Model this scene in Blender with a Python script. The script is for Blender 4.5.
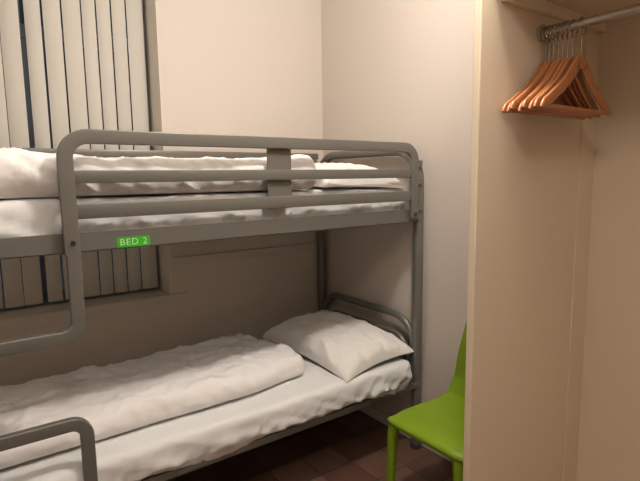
import bpy, bmesh, math, random
from mathutils import Vector, Matrix, noise
for o in list(bpy.data.objects): bpy.data.objects.remove(o)
SC = bpy.context.scene
COL = SC.collection
random.seed(4)
PI = math.pi
R = math.radians

# ---------------------------------------------------------------- camera, light, exposure
def make_camera():
    yaw, pitch, roll, f = R(35.8), R(-7.31), R(-.78), 497.0
    fw = Vector((math.sin(yaw)*math.cos(pitch), math.cos(yaw)*math.cos(pitch), math.sin(pitch)))
    r = Vector((math.cos(yaw), -math.sin(yaw), 0)); u = r.cross(fw)
    r2 = r*math.cos(roll)+u*math.sin(roll); u2 = -r*math.sin(roll)+u*math.cos(roll)
    cd = bpy.data.cameras.new('camera'); cam = bpy.data.objects.new('camera', cd); COL.objects.link(cam)
    cd.sensor_fit = 'HORIZONTAL'; cd.sensor_width = 36; cd.lens = f/640*36; cd.clip_start = .02
    m = Matrix((r2, u2, -fw)).transposed().to_4x4(); m.translation = (0, 0, 1.5)
    cam.matrix_world = m
    SC.camera = cam
make_camera()
w = bpy.data.worlds.new('night'); SC.world = w; w.use_nodes = True
w.node_tree.nodes['Background'].inputs[0].default_value = (.16, .20, .25, 1)
w.node_tree.nodes['Background'].inputs[1].default_value = .12
LAMP_AT, LAMP_R, LAMP_W = (1.16, .94, 2.74), .09, 72
ld = bpy.data.lights.new('ceiling_lamp', 'POINT'); ld.energy = LAMP_W; ld.shadow_soft_size = LAMP_R; ld.color = (1, .93, .875)
lo = bpy.data.objects.new('ceiling_lamp', ld); lo.location = LAMP_AT; COL.objects.link(lo)
l2 = ld.copy(); l2.energy = 30; l2.shadow_soft_size = .2; lo2 = bpy.data.objects.new('wardrobe_fill_light', l2); lo2.location = (.15, -.25, 2.85); COL.objects.link(lo2)  # added fill light that lifts the dark wardrobe; no known lamp stands here
SC.view_settings.view_transform = 'Standard'; SC.view_settings.look = 'None'
SC.view_settings.gamma = 1; SC.view_settings.exposure = 0; SC.view_settings.use_curve_mapping = False

# ---------------------------------------------------------------- materials
def srgb(r, g, b):
    f = lambda c: (c/255/12.92 if c/255 <= .04045 else ((c/255+.055)/1.055)**2.4)
    return (f(r), f(g), f(b), 1)
def mat(name, col, rough=.5, metal=0, bump=0, scale=50, detail=4, dist=.002, var=0, spec=.5, trans=0, stretch=None):
    m = bpy.data.materials.new(name); m.use_nodes = True
    nt = m.node_tree; b = nt.nodes['Principled BSDF']
    b.inputs['Base Color'].default_value = col; b.inputs['Roughness'].default_value = rough
    b.inputs['Metallic'].default_value = metal; b.inputs['Specular IOR Level'].default_value = spec
    b.inputs['Transmission Weight'].default_value = trans
    if bump or var:
        tc = nt.nodes.new('ShaderNodeTexCoord'); n = nt.nodes.new('ShaderNodeTexNoise')
        n.inputs['Scale'].default_value = scale; n.inputs['Detail'].default_value = detail
        src = tc.outputs['Object']
        if stretch:
            mp = nt.nodes.new('ShaderNodeMapping'); mp.inputs['Scale'].default_value = stretch
            nt.links.new(src, mp.inputs['Vector']); src = mp.outputs['Vector']
        nt.links.new(src, n.inputs['Vector'])
        if bump:
            bp = nt.nodes.new('ShaderNodeBump'); bp.inputs['Strength'].default_value = bump; bp.inputs['Distance'].default_value = dist
            nt.links.new(n.outputs['Fac'], bp.inputs['Height']); nt.links.new(bp.outputs['Normal'], b.inputs['Normal'])
        if var:
            mx = nt.nodes.new('ShaderNodeMix'); mx.data_type = 'RGBA'
            mx.inputs['A'].default_value = tuple(c*(1-var) for c in col[:3])+(1,)
            mx.inputs['B'].default_value = tuple(min(1, c*(1+var)) for c in col[:3])+(1,)
            nt.links.new(n.outputs['Fac'], mx.inputs['Factor']); nt.links.new(mx.outputs['Result'], b.inputs['Base Color'])
    return m
M = {}
M['wall'] = mat('cream_wall_paint', srgb(208, 198, 187), .7, bump=.35, scale=90, dist=.0015, spec=.25)
M['dim'] = mat('pale_wall_paint', srgb(214, 204, 192), .7, bump=.3, scale=90, dist=.001)
M['closet'] = mat('beige_wardrobe_paint', srgb(231, 214, 189), .6, bump=.3, scale=120, dist=.001, spec=.3)
M['ceiling'] = mat('white_ceiling_paint', srgb(235, 230, 222), .8)
M['trim'] = mat('cream_trim_paint', srgb(200, 192, 182), .5, bump=.1, scale=60)
M['basew'] = mat('white_baseboard_paint', srgb(212, 206, 200), .45, bump=.1, scale=40)
M['steel'] = mat('silver_grey_powder_coat', srgb(116, 114, 107), .34, metal=.25, bump=.08, scale=300, dist=.0006)
M['dark'] = mat('dark_bolt_steel', srgb(70, 68, 66), .4, metal=.7, var=.1)
M['capm'] = mat('grey_plastic_cap', srgb(70, 70, 72), .5, var=.1)
M['sheet'] = mat('white_cotton_sheet', srgb(226, 226, 224), .85, bump=.4, scale=16, detail=6, dist=.008, spec=.15, stretch=(1, 2.2, 1))
M['duvet'] = mat('white_cotton_duvet_cover', srgb(238, 235, 232), .85, bump=.45, scale=9, detail=3, dist=.022, spec=.12)
M['pillow'] = mat('white_cotton_pillowcase', srgb(232, 228, 222), .85, bump=.8, scale=8, detail=7, dist=.02, spec=.12)
M['foam'] = mat('off_white_mattress_ticking', srgb(206, 202, 196), .8, bump=.2, scale=200)
M['green'] = mat('green_plastic', srgb(124, 152, 26), .46, bump=.06, scale=400, dist=.0005, spec=.4)
M['labelg'] = mat('green_label_vinyl', srgb(62, 178, 44), .35, var=.05)
M['labelw'] = mat('pale_label_lettering', srgb(190, 232, 176), .4, var=.03)
M['wood'] = mat('warm_beech_wood', srgb(184, 122, 78), .3, bump=.1, scale=30, var=.28, stretch=(1, 8, 8), spec=.55)
M['chrome'] = mat('chrome_steel', srgb(175, 175, 175), .14, metal=1, bump=.02, scale=100)
M['rail'] = mat('brushed_steel_tube', srgb(190, 188, 184), .34, metal=.8, bump=.05, scale=200)
M['vane'] = mat('cream_blind_fabric', srgb(204, 200, 190), .8, bump=.2, scale=500, dist=.0006, spec=.2)
M['frame'] = mat('grey_blue_window_frame', srgb(112, 128, 142), .4, bump=.05, scale=80)
M['reveal'] = mat('reveal_paint', srgb(226, 218, 208), .6, bump=.2, scale=80)
M['sill'] = mat('sill_paint', srgb(200, 192, 182), .5, bump=.1, scale=60)
M['glass'] = mat('window_glass', (.85, .92, .97, 1), .02, trans=1, bump=.01, scale=4)

def floor_mat():
    m = bpy.data.materials.new('terracotta_floor_tiles'); m.use_nodes = True
    nt = m.node_tree; b = nt.nodes['Principled BSDF']
    tc = nt.nodes.new('ShaderNodeTexCoord'); mp = nt.nodes.new('ShaderNodeMapping')
    mp.inputs['Location'].default_value = (-1.765, -1.71, 0)
    br = nt.nodes.new('ShaderNodeTexBrick'); br.offset = 0; br.squash = 1
    br.inputs['Scale'].default_value = 1; br.inputs['Brick Width'].default_value = .2; br.inputs['Row Height'].default_value = .2
    br.inputs['Mortar Size'].default_value = .005; br.inputs['Mortar Smooth'].default_value = .3; br.inputs['Bias'].default_value = 0
    br.inputs['Color1'].default_value = srgb(112, 78, 64); br.inputs['Color2'].default_value = srgb(146, 112, 94)
    br.inputs['Mortar'].default_value = srgb(96, 78, 68)
    nz = nt.nodes.new('ShaderNodeTexNoise'); nz.inputs['Scale'].default_value = 14; nz.inputs['Detail'].default_value = 6
    mx = nt.nodes.new('ShaderNodeMix'); mx.data_type = 'RGBA'; mx.blend_type = 'MULTIPLY'; mx.inputs['Factor'].default_value = .5
    bp = nt.nodes.new('ShaderNodeBump'); bp.inputs['Strength'].default_value = .4; bp.inputs['Distance'].default_value = .004; bp.invert = True
    L = nt.links.new
    L(tc.outputs['Object'], mp.inputs['Vector']); L(mp.outputs['Vector'], br.inputs['Vector']); L(tc.outputs['Object'], nz.inputs['Vector'])
    L(br.outputs['Color'], mx.inputs['A']); L(nz.outputs['Color'], mx.inputs['B']); L(mx.outputs['Result'], b.inputs['Base Color'])
    L(br.outputs['Fac'], bp.inputs['Height']); L(bp.outputs['Normal'], b.inputs['Normal'])
    b.inputs['Roughness'].default_value = .42
    return m
M['floor'] = floor_mat()

# ---------------------------------------------------------------- helpers
def world_loc(o):
    v = Vector((0, 0, 0))
    while o is not None: v = v+o.location; o = o.parent
    return v
def obj(name, bm, m, parent=None, origin=None, smooth=False, local=False):
    """link bm (world coordinates) as one mesh object; parent's place is taken off so that children sit right"""
    base = Vector((0, 0, 0)) if local else (world_loc(parent) if parent else Vector(origin or (0, 0, 0)))
    bmesh.ops.translate(bm, verts=bm.verts, vec=-base)
    bmesh.ops.recalc_face_normals(bm, faces=bm.faces)
    me = bpy.data.meshes.new(name); bm.to_mesh(me); bm.free()
    o = bpy.data.objects.new(name, me); COL.objects.link(o)
    me.materials.append(M[m])
    if smooth:
        for p in me.polygons: p.use_smooth = True
    if parent: o.parent = parent
    elif origin: o.location = origin
    return o
def soft(o, ang=40):
    me = o.data
    for p in me.polygons: p.use_smooth = True
    me.set_sharp_from_angle(angle=R(ang))
    return o
def tag(o, label, cat, group=None):
    o['label'] = label; o['category'] = cat
    if group: o['group'] = group
    return o
def thing(name, loc, label, cat, group=None):
    o = bpy.data.objects.new(name, None); COL.objects.link(o); o.location = loc; o.empty_display_size = .1
    return tag(o, label, cat, group)
def struct(name, bm, m, parent=None):
    o = obj(name, bm, m, parent)
    if not parent: o['kind'] = 'structure'
    return o
def box(x0, x1, y0, y1, z0, z1, bev=0, bm=None, seg=2):
    b = bmesh.new()
    bmesh.ops.create_cube(b, size=1)
    for v in b.verts: v.co = Vector(((x0+x1)/2+v.co.x*(x1-x0), (y0+y1)/2+v.co.y*(y1-y0), (z0+z1)/2+v.co.z*(z1-z0)))
    if bev: bmesh.ops.bevel(b, geom=b.edges[:], offset=bev, segments=seg, affect='EDGES', profile=.5)
    return join(bm, b)
def join(bm, b):
    if bm is None: return b
    me = bpy.data.meshes.new('t'); b.to_mesh(me); b.free(); bm.from_mesh(me); bpy.data.meshes.remove(me)
    return bm
def fillet(pts, rad, seg=8):
    pts = [Vector(p) for p in pts]; out = [pts[0]]
    for i in range(1, len(pts)-1):
        a, b, c = pts[i-1], pts[i], pts[i+1]
        d1 = (a-b).normalized(); d2 = (c-b).normalized()
        ang = d1.angle(d2); t = rad/math.tan(ang/2)
        p1 = b+d1*t; ctr = b+(d1+d2).normalized()*(rad/math.sin(ang/2)); p2 = b+d2*t
        v1, v2 = p1-ctr, p2-ctr; tot = v1.angle(v2); ax = v1.cross(v2).normalized()
        for k in range(seg+1): out.append(ctr+Matrix.Rotation(tot*k/seg, 3, ax) @ v1)
    out.append(pts[-1]); return out
def section(w, h, r, n=4):
    r = min(r, w/2-1e-5, h/2-1e-5); out = []
    for cx, cy, a0 in ((w/2-r, h/2-r, 0), (-w/2+r, h/2-r, 90), (-w/2+r, -h/2+r, 180), (w/2-r, -h/2+r, 270)):
        for k in range(n+1):
            a = R(a0+90*k/n); out.append((cx+r*math.cos(a), cy+r*math.sin(a)))
    return out
def sweep(pts, nrm, w, d, r, bm=None, n=4, caps=True, taper=None):
    """tube along a path lying in the plane with normal nrm; w across the path in that plane, d along nrm"""
    pts = [Vector(p) for p in pts]; nrm = Vector(nrm).normalized(); b = bmesh.new(); rings = []
    for i, p in enumerate(pts):
        t = (pts[min(i+1, len(pts)-1)]-pts[max(i-1, 0)]).normalized(); s = t.cross(nrm).normalized()
        k = taper(i/(len(pts)-1)) if taper else 1
        rings.append([b.verts.new(p+s*x*k+nrm*y*k) for x, y in section(w, d, r, n)])
    m = len(rings[0])
    for i in range(len(rings)-1):
        for j in range(m): b.faces.new((rings[i][j], rings[i][(j+1) % m], rings[i+1][(j+1) % m], rings[i+1][j]))
    if caps: b.faces.new(rings[0][::-1]); b.faces.new(rings[-1])
    return join(bm, b)
def loft(secs, bm=None, n=5):
    """secs: (center, wx, wy, r) rings stacked in z"""
    b = bmesh.new(); rings = []
    for c, wx, wy, r in secs: rings.append([b.verts.new((c[0]+x, c[1]+y, c[2])) for x, y in section(wx, wy, r, n)])
    m = len(rings[0])
    for i in range(len(rings)-1):
        for j in range(m): b.faces.new((rings[i][j], rings[i][(j+1) % m], rings[i+1][(j+1) % m], rings[i+1][j]))
    b.faces.new(rings[0][::-1]); b.faces.new(rings[-1])
    return join(bm, b)
def wire(pts, rad, bm=None, seg=8):
    pts = [Vector(p) for p in pts]; b = bmesh.new(); rings = []; up = None
    for i, p in enumerate(pts):
        t = (pts[min(i+1, len(pts)-1)]-pts[max(i-1, 0)]).normalized()
        if up is None: up = t.orthogonal().normalized()
        up = (up-t*up.dot(t)).normalized(); s = t.cross(up)
        rings.append([b.verts.new(p+(up*math.cos(2*PI*k/seg)+s*math.sin(2*PI*k/seg))*rad) for k in range(seg)])
    for i in range(len(rings)-1):
        for j in range(seg): b.faces.new((rings[i][j], rings[i][(j+1) % seg], rings[i+1][(j+1) % seg], rings[i+1][j]))
    b.faces.new(rings[0][::-1]); b.faces.new(rings[-1])
    return join(bm, b)
def axis_samples(a, b, r, step):
    out = [a+r*(1-math.cos(PI/2*k/5)) for k in range(5)]
    n = max(2, int((b-a-2*r)/step))
    out += [a+r+(b-a-2*r)*k/n for k in range(n+1)]
    out += [b-r*(1-math.cos(PI/2*k/5)) for k in range(4, -1, -1)]
    return out
def roundbox(lo, hi, r, step=.03, disp=None, bottom=True):
    """rounded, finely divided box; disp(p, n) -> offset vector; bottom=False leaves the underside open"""
    lo, hi = Vector(lo), Vector(hi); S = [axis_samples(lo[i], hi[i], r, step) for i in range(3)]
    bm = bmesh.new(); key = {}
    def vert(c):
        k = tuple(round(x, 6) for x in c)
        if k not in key:
            p = Vector(c); inner = Vector([min(max(p[i], lo[i]+r), hi[i]-r) for i in range(3)]); d = p-inner
            n = d.normalized() if d.length > 1e-9 else Vector((0, 0, 1))
            q = inner+n*r
            if disp: q = q+disp(q, n)
            key[k] = bm.verts.new(q)
        return key[k]
    for ax in range(3):
        a, b = (ax+1) % 3, (ax+2) % 3
        for side in (0, 1):
            if ax == 2 and side == 0 and not bottom: continue
            f = S[ax][0] if side == 0 else S[ax][-1]
            for i in range(len(S[a])-1):
                for j in range(len(S[b])-1):
                    q = []
                    for (u, v) in ((i, j), (i+1, j), (i+1, j+1), (i, j+1)):
                        c = [0, 0, 0]; c[ax] = f; c[a] = S[a][u]; c[b] = S[b][v]; q.append(vert(c))
                    if len(set(q)) == 4:
                        try: bm.faces.new(q)
                        except ValueError: pass
    return bm
def nz(x, y, z=0): return noise.noise(Vector((x, y, z)))
def ridge(x, y, z=0, p=2.2): return (1-abs(nz(x, y, z)))**p
def sstep(a, b, x):
    t = min(1, max(0, (x-a)/(b-a))); return t*t*(3-2*t)

# ---------------------------------------------------------------- room shell
XL, XB, YN, YA, ZC = -1.75, 1.992, -2.6, 2.715, 3.0       # left wall, right wall, wall behind the viewer, window wall, ceiling
PX, PY, PT, XW = 1.342, 1.0, .028, 2.085                  # wardrobe partition edge, face, thickness, wardrobe back wall
YS = -.25                                                 # near end of the wardrobe
struct('floor', box(XL-.1, XW+.1, YN-.1, YA+.3, -.1, 0), 'floor')
struct('ceiling', box(XL-.1, XW+.1, YN-.1, YA+.3, ZC, ZC+.1), 'ceiling')
struct('wall_left', box(XL-.1, XL, YN, YA, 0, ZC), 'dim')
struct('wall_front', box(XL-.1, XW+.1, YN-.1, YN, 0, ZC), 'dim')
struct('wall_right', box(XB, XW+.1, PY+PT/2, YA+.3, 0, ZC), 'wall')
struct('wall_wardrobe', box(XW, XW+.1, YN, PY+PT/2, 0, ZC), 'closet')
WX0, WX1, WZ0, WZ1, WD = -.42, .922, .852, 2.62, .215
b = box(XL-.1, WX0, YA, YA+.3, 0, ZC); box(WX1, XB, YA, YA+.3, 0, ZC, bm=b)
box(WX0, WX1, YA, YA+.3, 0, WZ0, bm=b); box(WX0, WX1, YA, YA+.3, WZ1, ZC, bm=b)
struct('wall_back', b, 'wall')
b = box(WX1-.004, WX1, YA+.001, YA+.29, WZ0, WZ1); box(WX0, WX0+.004, YA+.001, YA+.29, WZ0, WZ1, bm=b); box(WX0, WX1, YA+.001, YA+.29, WZ1-.004, WZ1, bm=b)
struct('trim_1', b, 'reveal')
# window: frame, glass, sill
wf = bmesh.new(); fy0, fy1 = YA+WD, YA+WD+.06
box(WX0+.004, WX0+.06, fy0, fy1, WZ0, WZ1-.004, .004, wf); box(WX1-.052, WX1-.004, fy0, fy1, WZ0, WZ1-.004, .004, wf)
for z0, z1 in ((WZ0, WZ0+.06), (2.2, 2.27), (WZ1-.06, WZ1-.004)): box(WX0+.06, WX1-.052, fy0+.004, fy1-.004, z0, z1, .004, wf)
box(.31, .365, fy0+.002, fy1-.002, WZ0+.06, 2.2, .004, wf)
win = obj('window_1', wf, 'frame'); win['kind'] = 'structure'
obj('glass', box(WX0+.05, WX1-.05, fy0+.028, fy0+.032, WZ0+.05, WZ1-.05), 'glass', win)
b = box(WX0, WX1, YA-.001, YA+WD, WZ0-.03, WZ0+.004); box(WX0-.085, WX1+.085, YA-.016, YA+.0, WZ0-.022, WZ0+.004, .003, bm=b)
box(WX0-.075, WX1+.078, YA-.008, YA, WZ0-.062, WZ0-.022, .003, bm=b)
struct('trim_2', b, 'sill')
# moulding on the wall to the right of the window
b = box(WX1+.015, XB, YA-.006, YA, 1.012, 1.052, .002); box(WX1+.015, XB, YA-.014, YA, 1.05, 1.062, .003, bm=b)
struct('trim_3', b, 'trim')
# baseboards
b = box(XB-.016, XB, PY+PT, YA, 0, .066, .003); struct('baseboard_right', b, 'basew')
b = box(XL, XB-.016, YA-.014, YA, 0, .066, .003); struct('baseboard_back', b, 'basew')
# wardrobe: partition panels, batten in the corner
struct('wall_partition', box(PX, XW, PY, PY+PT, 0, ZC, .004), 'closet')
struct('wall_wardrobe_end', box(PX, XW, YS-PT, YS, 0, ZC, .004), 'closet')
struct('trim_4', box(1.975, XW, PY-.005, PY, 0, 2.03, .002), 'closet')
sh = thing('wardrobe_shelf', (1.75, .4, 2.04), 'beige painted shelf above the clothes rail', 'shelf')
obj('shelf_board', box(1.40, XW, YS, PY, 2.078, 2.10, .003), 'closet', sh)
obj('cleat', box(1.437, XW, PY-.024, PY, 2.04, 2.078, .003), 'closet', sh)
obj('cleat', box(1.437, XW, YS, YS+.024, 2.04, 2.078, .003), 'closet', sh)

# ---------------------------------------------------------------- vertical blind in the window
vb = thing('vertical_blind', (.25, YA+.16, .873), 'cream fabric vertical blind hanging in the window recess', 'blind')
edges = [.902, .807, .730, .656, .584, .492, .403, .316, .222, .135, .04, -.04, -.12, -.2, -.28, -.36]
gaps = [random.uniform(.006, .011) for _ in edges]; gaps[7] = .024; gaps[8] = .003
for i in range(len(edges)-1):
    x1, x0 = edges[i]-gaps[i]/2, edges[i+1]+gaps[i+1]/2; wv = x1-x0; cx = (x0+x1)/2
    bm = bmesh.new(); rows = []; n = 10; rot = R(random.uniform(-7, 3)); tw = random.uniform(-.03, .03)
    zs = [.873, 1.3, 1.7, 2.1, WZ1-.06]
    for z in zs:
        ring = []
        for side in (0, 1):
            for k in range(n+1):
                kk = k if side == 0 else n-k; t = kk/n-.5
                px = t*wv; py = -.010*(1-4*t*t)+(.0011 if side else 0)
                a = rot+tw*(z-.9)
                ring.append(bm.verts.new((cx+px*math.cos(a)-py*math.sin(a), YA+.16+px*math.sin(a)+py*math.cos(a), z)))
        rows.append(ring)
    m = len(rows[0])
    for a in range(len(zs)-1):
        for j in range(m): bm.faces.new((rows[a][j], rows[a][(j+1) % m], rows[a+1][(j+1) % m], rows[a+1][j]))
    bm.faces.new(rows[0]); bm.faces.new(rows[-1][::-1])
    soft(obj('vane', bm, 'vane', vb), 50)
obj('headrail', box(WX0+.01, WX1-.01, YA+.135, YA+.185, WZ1-.06, WZ1-.006, .004), 'vane', vb)

# ---------------------------------------------------------------- bunk bed
YF, YR = 1.803, 2.678                   # tube centre lines front and rear
XH, XF = 1.940, -.105                  # head end and foot end centre lines
bed = thing('bunk_bed', (.9, 2.2, 0), 'silver grey metal bunk bed with guard rail and looped steps', 'bunk bed')
def end_frame(name, x):
    p = fillet([(x, YF+.002, .012), (x, YF+.002, 1.632), (x, YR, 1.632), (x, YR, .012)], .16, 12)
    o = soft(obj(name, sweep(p, (1, 0, 0), .05, .050, .02), 'steel', bed))
    return o
head = end_frame('head_frame', XH); foot = end_frame('foot_frame', XF)
for x in (XH, XF):
    for y in (YF+.002, YR): soft(obj('foot_cap', loft([((x, y, 0), .056, .056, .022), ((x, y, .03), .056, .056, .022)]), 'capm', bed))
for x, y0 in ((XH, YF+.03), (XF, YF+.03)):
    y1 = YR-.027
    p = fillet([(x, y0, .40), (x, y0, .728), (x, y1, .728), (x, y1, .40)], .15, 12)
    hb = soft(obj('headboard' if x > 0 else 'footboard', sweep(p, (1, 0, 0), .040, .036, .018), 'steel', bed))
    p = fillet([(x, y0+.045, .44), (x, y0+.045, .618), (x, y1-.045, .618), (x, y1-.045, .44)], .11, 10)
    soft(obj('inner_loop', sweep(p, (1, 0, 0), .034, .032, .016), 'steel', hb))
# side rails (angle section) upper and lower, front and rear, end rails, decks
def side_rail(y, z0, z1, s):
    b = box(XF+.018, XH-.018, y-.004 if s < 0 else y-.026, y+.026 if s < 0 else y+.004, z0, z0+.004)
    box(XF+.018, XH-.018, y-.004, y+.004, z0, z1, .001, bm=b)
    if s < 0: pass
    return obj('side_rail', b, 'steel', bed)
side_rail(1.787, 1.262, 1.328, -1); side_rail(2.688, 1.262, 1.328, 1)
side_rail(1.787, .356, .388, -1); side_rail(2.688, .356, .388, 1)
for x in (XH, XF):
    for z in (1.275, .343): obj('end_rail', box(x-.012, x+.012, YF+.03, YR-.027, z, z+.045, .003), 'steel', bed)
for z in (1.27, .366): obj('bed_deck', box(XF+.03, XH-.03, 1.80, 2.66, z, z+.018), 'steel', bed)
# front guard rail
gy = 1.764
p = fillet([(.282, gy, 1.258), (.279, gy, 1.639), (1.862, gy, 1.637), (1.862, gy, 1.285)], .072, 9)
gr = soft(obj('guard_rail', sweep(p, (0, 1, 0), .047, .022, .004), 'steel', bed))
for z, h in ((1.510, .042), (1.398, .048)): soft(obj('rail', box(.30, 1.848, gy-.009, gy+.009, z-h/2, z+h/2, .003), 'steel', gr))
obj('centre_plate', box(1.022, 1.136, gy+.0092, gy+.015, 1.372, 1.63, .001), 'steel', gr)
for x, z in ((.284, 1.298), (1.862, 1.305)):
    soft(obj('bolt', sweep([(x, gy-.0155, z), (x, gy-.010, z)], (1, 0, 0), .016, .016, .008), 'dark', gr))
for z in (1.335, 1.47, 1.56): obj('bracket', box(1.868, XH-.010, gy+.006, gy+.026, z-.016, z+.016, .003), 'steel', gr)
# rear guard rail
rg = soft(obj('rear_guard_rail', box(XF+.018, XH-.018, YR-.01, YR+.01, 1.612, 1.65, .004), 'steel', bed))
soft(obj('rail', box(XF+.018, XH-.018, YR-.01, YR+.01, 1.47, 1.51, .004), 'steel', rg))
# looped steps: one hangs from the upper rail, one stands on the lower rail
p = fillet([(.284, gy+.004, 1.262), (.284, gy+.004, .990), (XF+.02, gy+.004, .990), (XF+.02, gy+.004, 1.30)], .05, 8)
soft(obj('step', sweep(p, (0, 1, 0), .043, .028, .005), 'steel', bed))
p = fillet([(.284, gy+.004, .362), (.284, gy+.004, .689), (XF+.02, gy+.004, .689), (XF+.02, gy+.004, .362)], .05, 8)
soft(obj('step', sweep(p, (0, 1, 0), .043, .028, .005), 'steel', bed))
# green bed label
lb = obj('name_label', box(.425, .537, 1.7818, 1.783, 1.2655, 1.3015, .0004), 'labelg', bed); lb['label'] = 'small green bed label'
fc = bpy.data.curves.new('lettering', 'FONT'); fc.body = 'BED 2'; fc.size = .0325; fc.extrude = .0004; fc.align_x = 'CENTER'; fc.align_y = 'CENTER'; fc.space_character = 1.15
to = bpy.data.objects.new('t', fc); COL.objects.link(to)
bpy.context.view_layer.update()
me = bpy.data.meshes.new_from_object(to.evaluated_get(bpy.context.evaluated_depsgraph_get()))
bpy.data.objects.remove(to)
bm = bmesh.new(); bm.from_mesh(me); bpy.data.meshes.remove(me)
bmesh.ops.rotate(bm, verts=bm.verts, cent=(0, 0, 0), matrix=Matrix.Rotation(PI/2, 3, 'X'))
bmesh.ops.translate(bm, verts=bm.verts, vec=(.481, 1.7815, 1.2835))
obj('lettering', bm, 'labelw', lb)

# ---------------------------------------------------------------- bedding
def mattress(z0, z1, x0, x1, y0, y1, label, hem, seed, wr):
    m = obj('mattress', roundbox((x0+.006, y0+.006, z0), (x1-.006, y1-.006, z1-.006), .03, .08), 'foam', None, ((x0+x1)/2, (y0+y1)/2, z0), smooth=True)
    tag(m, label, 'mattress', None)
    def d(p, n):
        o = Vector((0, 0, 0))
        low = 1-sstep(z0, z1-.02, p.z)
        side = 1-abs(n.z)
        o.z -= 0
        if n.y < -.3 or n.x > .3 or n.y > .3:
            w = ridge(p.x*6+p.z*13+seed, p.z*5, seed, 5)*.012+ridge(p.x*13-p.z*14, p.z*9+seed, 3, 6)*.010*wr*(1+1.2*sstep(1.35, 1.8, p.x))
            o += Vector((n.x, n.y, 0))*(w-.004)*(.4+low)
            if p.z < z0+.012: o.z += hem(p.x)
        if n.z > .5: o.z += .004*nz(p.x*3, p.y*5, seed)+.003*ridge(p.x*9, p.y*9, seed, 5)
        return o
    soft(obj('fitted_sheet', roundbox((x0, y0, z0), (x1, y1, z1), .034, .014, d, bottom=False), 'sheet', m), 80)
    return m
hem_l = lambda x: -.006+.010*math.sin(x*5.5+.6)+.008*math.sin(x*13+1)
hem_u = lambda x: .012+.006*math.sin(x*4)+(.004*math.sin(x*40) if x > 1.4 else 0)
mattress(.389, .520, -.06, 1.882, 1.772, 2.63, 'white sheeted mattress on the lower bunk', hem_l, 2.3, .8)
mattress(1.290, 1.438, -.06, 1.875, 1.822, 2.640, 'white sheeted mattress on the upper bunk behind the guard rail', hem_u, 7.1, 1.0)

def duvet_low():
    x0, x1, y0, y1, z0, h = -.05, 1.315, 1.895, 2.585, .526, .088
    def d(p, n):
        o = Vector((0, 0, 0)); t = (p.y-y0)/(y1-y0)
        up = max(0, n.z)
        # thick rolled front, flatter towards the wall
        s = (p.z-z0)/h
        o.z += s*(.018*math.exp(-((t-.2)/.16)**2)-.028*sstep(.35, 1, t)+.014*nz(p.x*2.6, p.y*3, 1))
        a = p.x+.55*p.y; c = p.y-.35*p.x
        q1 = nz(p.x*5, p.y*5, 11)*.5; q2 = nz(p.x*6, p.y*6, 21)*.5
        o.z += (.35+.65*up)*(.016*ridge(c*7+nz(p.x*3, p.y*3)*.8, a*2.2, 5, 3)-.010+.013*ridge(p.x*11+p.y*6+q1, p.y*8+q2, 9, 6)*s+.008*ridge(p.x*19-p.y*9+q2, p.y*13+q1, 4, 5)*s)
        edge = 1-abs(n.z)
        o += Vector((n.x, n.y, 0))*edge*(.014*nz(p.x*5, p.y*5, p.z*6)+.012*ridge(p.x*15+p.z*8, p.y*15, p.z*6, 4)-.005)
        # slanted right end
        k = sstep(.9, 1.315, p.x)
        o.x += k*(-.03*sstep(0, .35, t)*0-.0+.02*math.sin(t*5)+.0)
        o.y += k*.045*(1-t)*1.0
        return o
    m = obj('duvet', roundbox((x0, y0, z0), (x1, y1, z0+h), .042, .013, d), 'duvet', None, ((x0+x1)/2, 2.24, z0))
    soft(m, 80)
    return tag(m, 'white duvet spread over the lower bunk mattress', 'duvet')
duvet_low()
def duvet_up():
    x0, x1, y0, y1, z0, h = -.05, 1.315, 1.812, 2.58, 1.444, .135
    def d(p, n):
        o = Vector((0, 0, 0)); t = (p.y-y0)/(y1-y0); s = (p.z-z0)/h; up = max(0, n.z)
        lump = .026*math.exp(-((p.x-.10)/.13)**2)+.010*math.exp(-((p.x-.34)/.05)**2)+.018*math.exp(-((p.x-1.24)/.07)**2)
        o.z += s*(lump-.004-.035*sstep(.5, 1, t)+.010*nz(p.x*5, p.y*4, 2)+.003*nz(p.x*10, p.y*7, 4))
        o.z += up*(.010*ridge(p.x*10+p.y*6, p.y*6, 5, 4)+.004*ridge(p.x*15-p.y*6, p.y*8, 8, 5)-.005)
        if n.y < 0:
            lowf = 1-abs(s-.45)*1.4
            o.y -= -n.y*(.012*max(0, lowf)*(1+.8*math.exp(-((p.x-.1)/.2)**2))+.008*nz(p.x*6, p.z*12, 3)+.016*ridge(p.x*9+p.z*13, p.z*7, 6, 6)+.008*ridge(p.x*18+p.z*22, p.z*12, 2, 5)-.013)
        if n.x > 0: o.x += n.x*(.012*nz(p.y*7, p.z*9, 4))
        return o
    m = obj('duvet', roundbox((x0, y0, z0), (x1, y1, z0+h), .05, .013, d), 'duvet', None, ((x0+x1)/2, 2.2, z0))
    soft(m, 80)
    return tag(m, 'puffy white duvet on the upper bunk behind the guard rail', 'duvet')
duvet_up()

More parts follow.
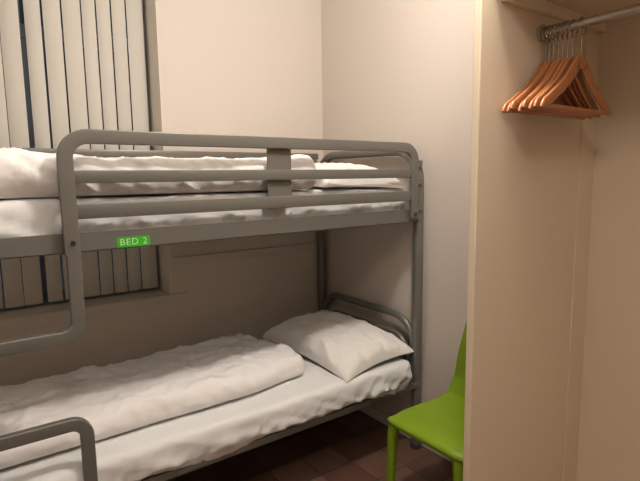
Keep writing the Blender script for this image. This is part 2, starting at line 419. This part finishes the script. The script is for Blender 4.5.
def pillow(loc, L, W, H, rot, label, seed, tilt=(0, 0), sag=0):
    """long side along local x; pinched corners, seam round the rim, base at local z = 0"""
    bm = bmesh.new(); n = 56; top = {}; bot = {}
    for i in range(n+1):
        for j in range(n+1):
            u = -math.cos(PI*i/n)*.35+(2*i/n-1)*.65; v = -math.cos(PI*j/n)*.35+(2*j/n-1)*.65
            e = max(0, (1-abs(u)**2.6))*max(0, (1-abs(v)**2.6)); th = e**.42
            x = u*L/2*(1-.07*(1-v*v)*abs(u)**3); y = v*W/2*(1-.08*(1-u*u)*abs(v)**3)
            wv = .010*nz(u*2.2+seed, v*2.2, 1)+.009*ridge(u*3.2+v*1.5+seed, v*2.6-u*.7, 2, 5)+.006*ridge(u*6+seed, v*5, 7, 5)
            rad = math.hypot(u, v); ang = math.atan2(v, u)
            wv += .007*sstep(.5, 1.1, rad)*math.sin(ang*13+seed*3+2*nz(u*2, v*2, seed))*(1-.5*e)
            zt = H*.82*th+wv*min(1, th*3); zb = -H*.3*th
            zo = .016-.008*(abs(u*v))**1.5
            top[i, j] = bm.verts.new((x, y, zt+zo)); rim = i in (0, n) or j in (0, n)
            bot[i, j] = top[i, j] if rim else bm.verts.new((x, y, max(zb+zo, .001+.0*th)))
    for i in range(n):
        for j in range(n):
            bm.faces.new((top[i, j], top[i+1, j], top[i+1, j+1], top[i, j+1]))
            f = (bot[i, j], bot[i, j+1], bot[i+1, j+1], bot[i+1, j])
            if len(set(f)) == 4 and not all(f[k] in top.values() for k in ()):
                try: bm.faces.new(f)
                except ValueError: pass
    o = obj('pillow', bm, 'pillow', None, smooth=True, local=True)
    o.location = loc; o.rotation_euler = (tilt[0], tilt[1], rot)
    return tag(o, label, 'pillow')
pillow((1.655, 2.168, .548), .76, .49, .138, R(90+3), 'plump white pillow on the lower bunk below the headboard', 1.7, (-.075, -.045))
pillow((1.585, 2.16, 1.444),   .72, .50, .122, R(90), 'white pillow at the head of the upper bunk', 5.2)

# ---------------------------------------------------------------- green chair
def chair():
    c = thing('plastic_chair', (1.68, 1.325, 0), 'bright green moulded plastic chair standing against the right wall', 'chair')
    x0, x1, yc, hw, zt = 1.446, 1.885, 1.325, .208, .452
    RC = .055
    def d(p, n):
        o = Vector((0, 0, 0)); u = (p.x-x0)/(x1-x0); v = (p.y-yc)/hw
        a = max(0, (x0+RC-p.x)/RC); c = max(0, (abs(p.y-yc)-hw+RC)/RC)
        if a > 0 and c > 0:
            k = max(a, c)/math.hypot(a, c)-1; o.x -= a*RC*k; o.y += math.copysign(c*RC*k, v)
        if p.z > .43: o.z += -.012*math.exp(-((u-.55)/.3)**2)*(1-v*v)-.005*abs(v)**3-.008*(1-sstep(0, .2, u))
        if p.z > .42: o.z -= .006*sstep(.66, 1, abs(v))*(1-sstep(.0, .4, u))
        o.y -= v*.008*sstep(.2, 1, u)
        return o
    seat = soft(obj('seat', roundbox((x0, yc-hw, .402), (x1, yc+hw, zt), .024, .012, d), 'green', c), 60)
    # backrest: curved tapering shell rising out of the seat
    bm = bmesh.new(); n, m = 26, 16; F = {}; B = {}
    prof = fillet([(1.822, 0, .428), (1.868, 0, .436), (1.898, 0, .52), (1.936, 0, .885)], .04, 6)
    L = [0]
    for i in range(1, len(prof)): L.append(L[-1]+(prof[i]-prof[i-1]).length)
    def at(s):
        s *= L[-1]
        for i in range(1, len(prof)):
            if s <= L[i]+1e-9:
                t = (s-L[i-1])/(L[i]-L[i-1]); return prof[i-1].lerp(prof[i], t), (prof[i]-prof[i-1]).normalized()
        return prof[-1], (prof[-1]-prof[-2]).normalized()
    for i in range(n+1):
        s = i/n; p, t = at(s); nn = Vector((-t.z, 0, t.x))
        zz = max(0, (p.z-.45)/.41)
        w = .204-.082*zz**1.0
        if s > .9: w *= math.sqrt(max(.05, 1-((s-.9)/.1)**2*.45))
        for j in range(m+1):
            v = 2*j/m-1; bow = -.018*v*v*sstep(.25, .6, s)
            th = .007
            F[i, j] = bm.verts.new((p.x+nn.x*th+bow, yc+v*w, p.z+nn.z*th)); B[i, j] = bm.verts.new((p.x-nn.x*th+bow, yc+v*w, p.z-nn.z*th))
    for i in range(n):
        for j in range(m):
            bm.faces.new((F[i, j], F[i, j+1], F[i+1, j+1], F[i+1, j])); bm.faces.new((B[i, j], B[i+1, j], B[i+1, j+1], B[i, j+1]))
        for j in (0, m): bm.faces.new((F[i, j], F[i+1, j], B[i+1, j], B[i, j]))
    for i in (0, n):
        for j in range(m): bm.faces.new((F[i, j], F[i, j+1], B[i, j+1], B[i, j]))
    soft(obj('backrest', bm, 'green', c), 60)
    for sy in (-1, 1):
        y = yc+sy*(hw-.024)
        soft(obj('leg', loft([((x0+.016, y+sy*.006, 0), .030, .032, .010), ((x0+.020, y+sy*.002, .2), .036, .038, .012), ((x0+.026, y-sy*.001, .36), .043, .046, .020),
                              ((x0+.031, y-sy*.005, .392), .050, .054, .0245), ((x0+.042, y-sy*.016, .418), .060, .066, .0295)]), 'green', c), 60)
        y = yc+sy*(hw-.036)
        soft(obj('leg', loft([((x1+.028, y+sy*.01, 0), .030, .034, .008), ((x1+.006, y+sy*.004, .2), .036, .040, .01), ((x1-.02, y, .38), .044, .046, .012), ((x1-.028, y, .43), .05, .05, .014)]), 'green', c), 60)
chair()

# ---------------------------------------------------------------- clothes rail and hangers
RX, RZ, RR = 1.671, 1.979, .0148
rl = thing('clothes_rail', (RX, .4, RZ), 'shiny steel clothes rail running below the wardrobe shelf', 'rail')
soft(obj('tube', sweep([(RX, YS+.004, RZ), (RX, PY-.004, RZ)], (0, 0, 1), RR*2, RR*2, RR, n=8), 'rail', rl))
for y0, y1 in ((PY-.012, PY), (YS, YS+.012)):
    soft(obj('flange', sweep([(RX, y0, RZ), (RX, y1, RZ)], (0, 0, 1), .056, .056, .028, n=8), 'rail', rl))
def hanger_parts(root):
    # shoulders: two curved wooden arms in one board, hollow triangle below
    top = [(0, 0), (.012, -.001), (.024, -.006), (.040, -.020), (.065, -.047), (.095, -.076), (.125, -.098), (.155, -.117), (.185, -.136), (.212, -.151), (.225, -.166), (.230, -.178)]
    thk = [.046, .046, .045, .041, .039, .037, .036, .035, .035, .033, .028, .015]
    bm = bmesh.new(); pts = [(-x, z, t) for (x, z), t in list(zip(top, thk))[:0:-1]]+[(x, z, t) for (x, z), t in zip(top, thk)]
    rings = []
    for i, (x, z, t) in enumerate(pts):
        a = pts[max(i-1, 0)]; c = pts[min(i+1, len(pts)-1)]; tx, tz = c[0]-a[0], c[1]-a[1]; l = math.hypot(tx, tz); tx /= l; tz /= l
        if abs(x) < .03: tx, tz = 1, 0
        nx, nzv = -tz, tx
        dep = .0115-.002*(abs(x)/.22)**2
        sec = section(dep, t, .005, 3)
        fwd = .001*(abs(x)/.22)**2
        rings.append([bm.verts.new((x+nx*(q-t/2), r-fwd, z+nzv*(q-t/2))) for r, q in sec])
    m = len(rings[0])
    for i in range(len(rings)-1):
        for j in range(m): bm.faces.new((rings[i][j], rings[i][(j+1) % m], rings[i+1][(j+1) % m], rings[i+1][j]))
    bm.faces.new(rings[0]); bm.faces.new(rings[-1][::-1])
    bmesh.ops.translate(bm, verts=bm.verts, vec=(0, 0, -.098))
    o = obj('shoulder_board', bm, 'wood', None, local=True); soft(o, 60); o.parent = root
    b = sweep([(-.214, 0, -.272), (-.1, 0, -.272), (.1, 0, -.272), (.214, 0, -.272)], (0, 0, 1), .0085, .014, .004)
    o = obj('trouser_bar', b, 'wood', None, local=True); soft(o, 50); o.parent = root
    hr = .026; cz = RR+.0025-hr
    path = [(0, 0, -.105), (0, 0, -.075), (0, 0, cz-hr-.006), (-.004, 0, cz-hr+.001)]
    for k in range(0, 19):
        a = R(250-k*16); path.append((math.cos(a)*hr, 0, cz+math.sin(a)*hr))
    e = path[-1]; path += [(e[0]+.001, 0, e[2]-.005), (e[0]+.005, 0, e[2]-.007)]
    o = obj('hook', wire(path, .0023), 'chrome', None, local=True); soft(o, 60); o.parent = root
    return root
HG = 'wooden hangers on the wardrobe rail'
names = ['wooden clothes hanger nearest the front on the wardrobe rail', 'wooden hanger directly behind the frontmost one on the rail',
         'third wooden hanger from the front end of the row', 'fourth wooden hanger from the front end of the row',
         'fourth wooden hanger from the back of the row', 'third wooden hanger from the back of the row',
         'wooden hanger second nearest the partition on the rail', 'wooden hanger hanging nearest the partition on the rail']
stem = [.857, .885, .902, .917, .934, .950, .965, .978]; tip = [.855, .875, .894, .912, .932, .953, .971, .986]
swing = [0, .6, -.5, 1.0, -1.2, 1.2, -.6, 0]
spots = [(a, math.degrees(math.asin((a-b)/.225)), c) for a, b, c in zip(stem, tip, swing)]
h0 = hanger_parts(thing('clothes_hanger', (RX, spots[0][0], RZ), names[0], 'hanger', HG))
hs = [h0]
for i, (y, a, sw) in enumerate(spots):
    if i == 0: h = h0
    else:
        h = h0.copy(); COL.objects.link(h)
        for ch in h0.children:
            cc = ch.copy(); COL.objects.link(cc); cc.parent = h
    h.location = (RX, y, RZ); h.rotation_euler = (0, R(sw), R(a)); h['label'] = names[i]
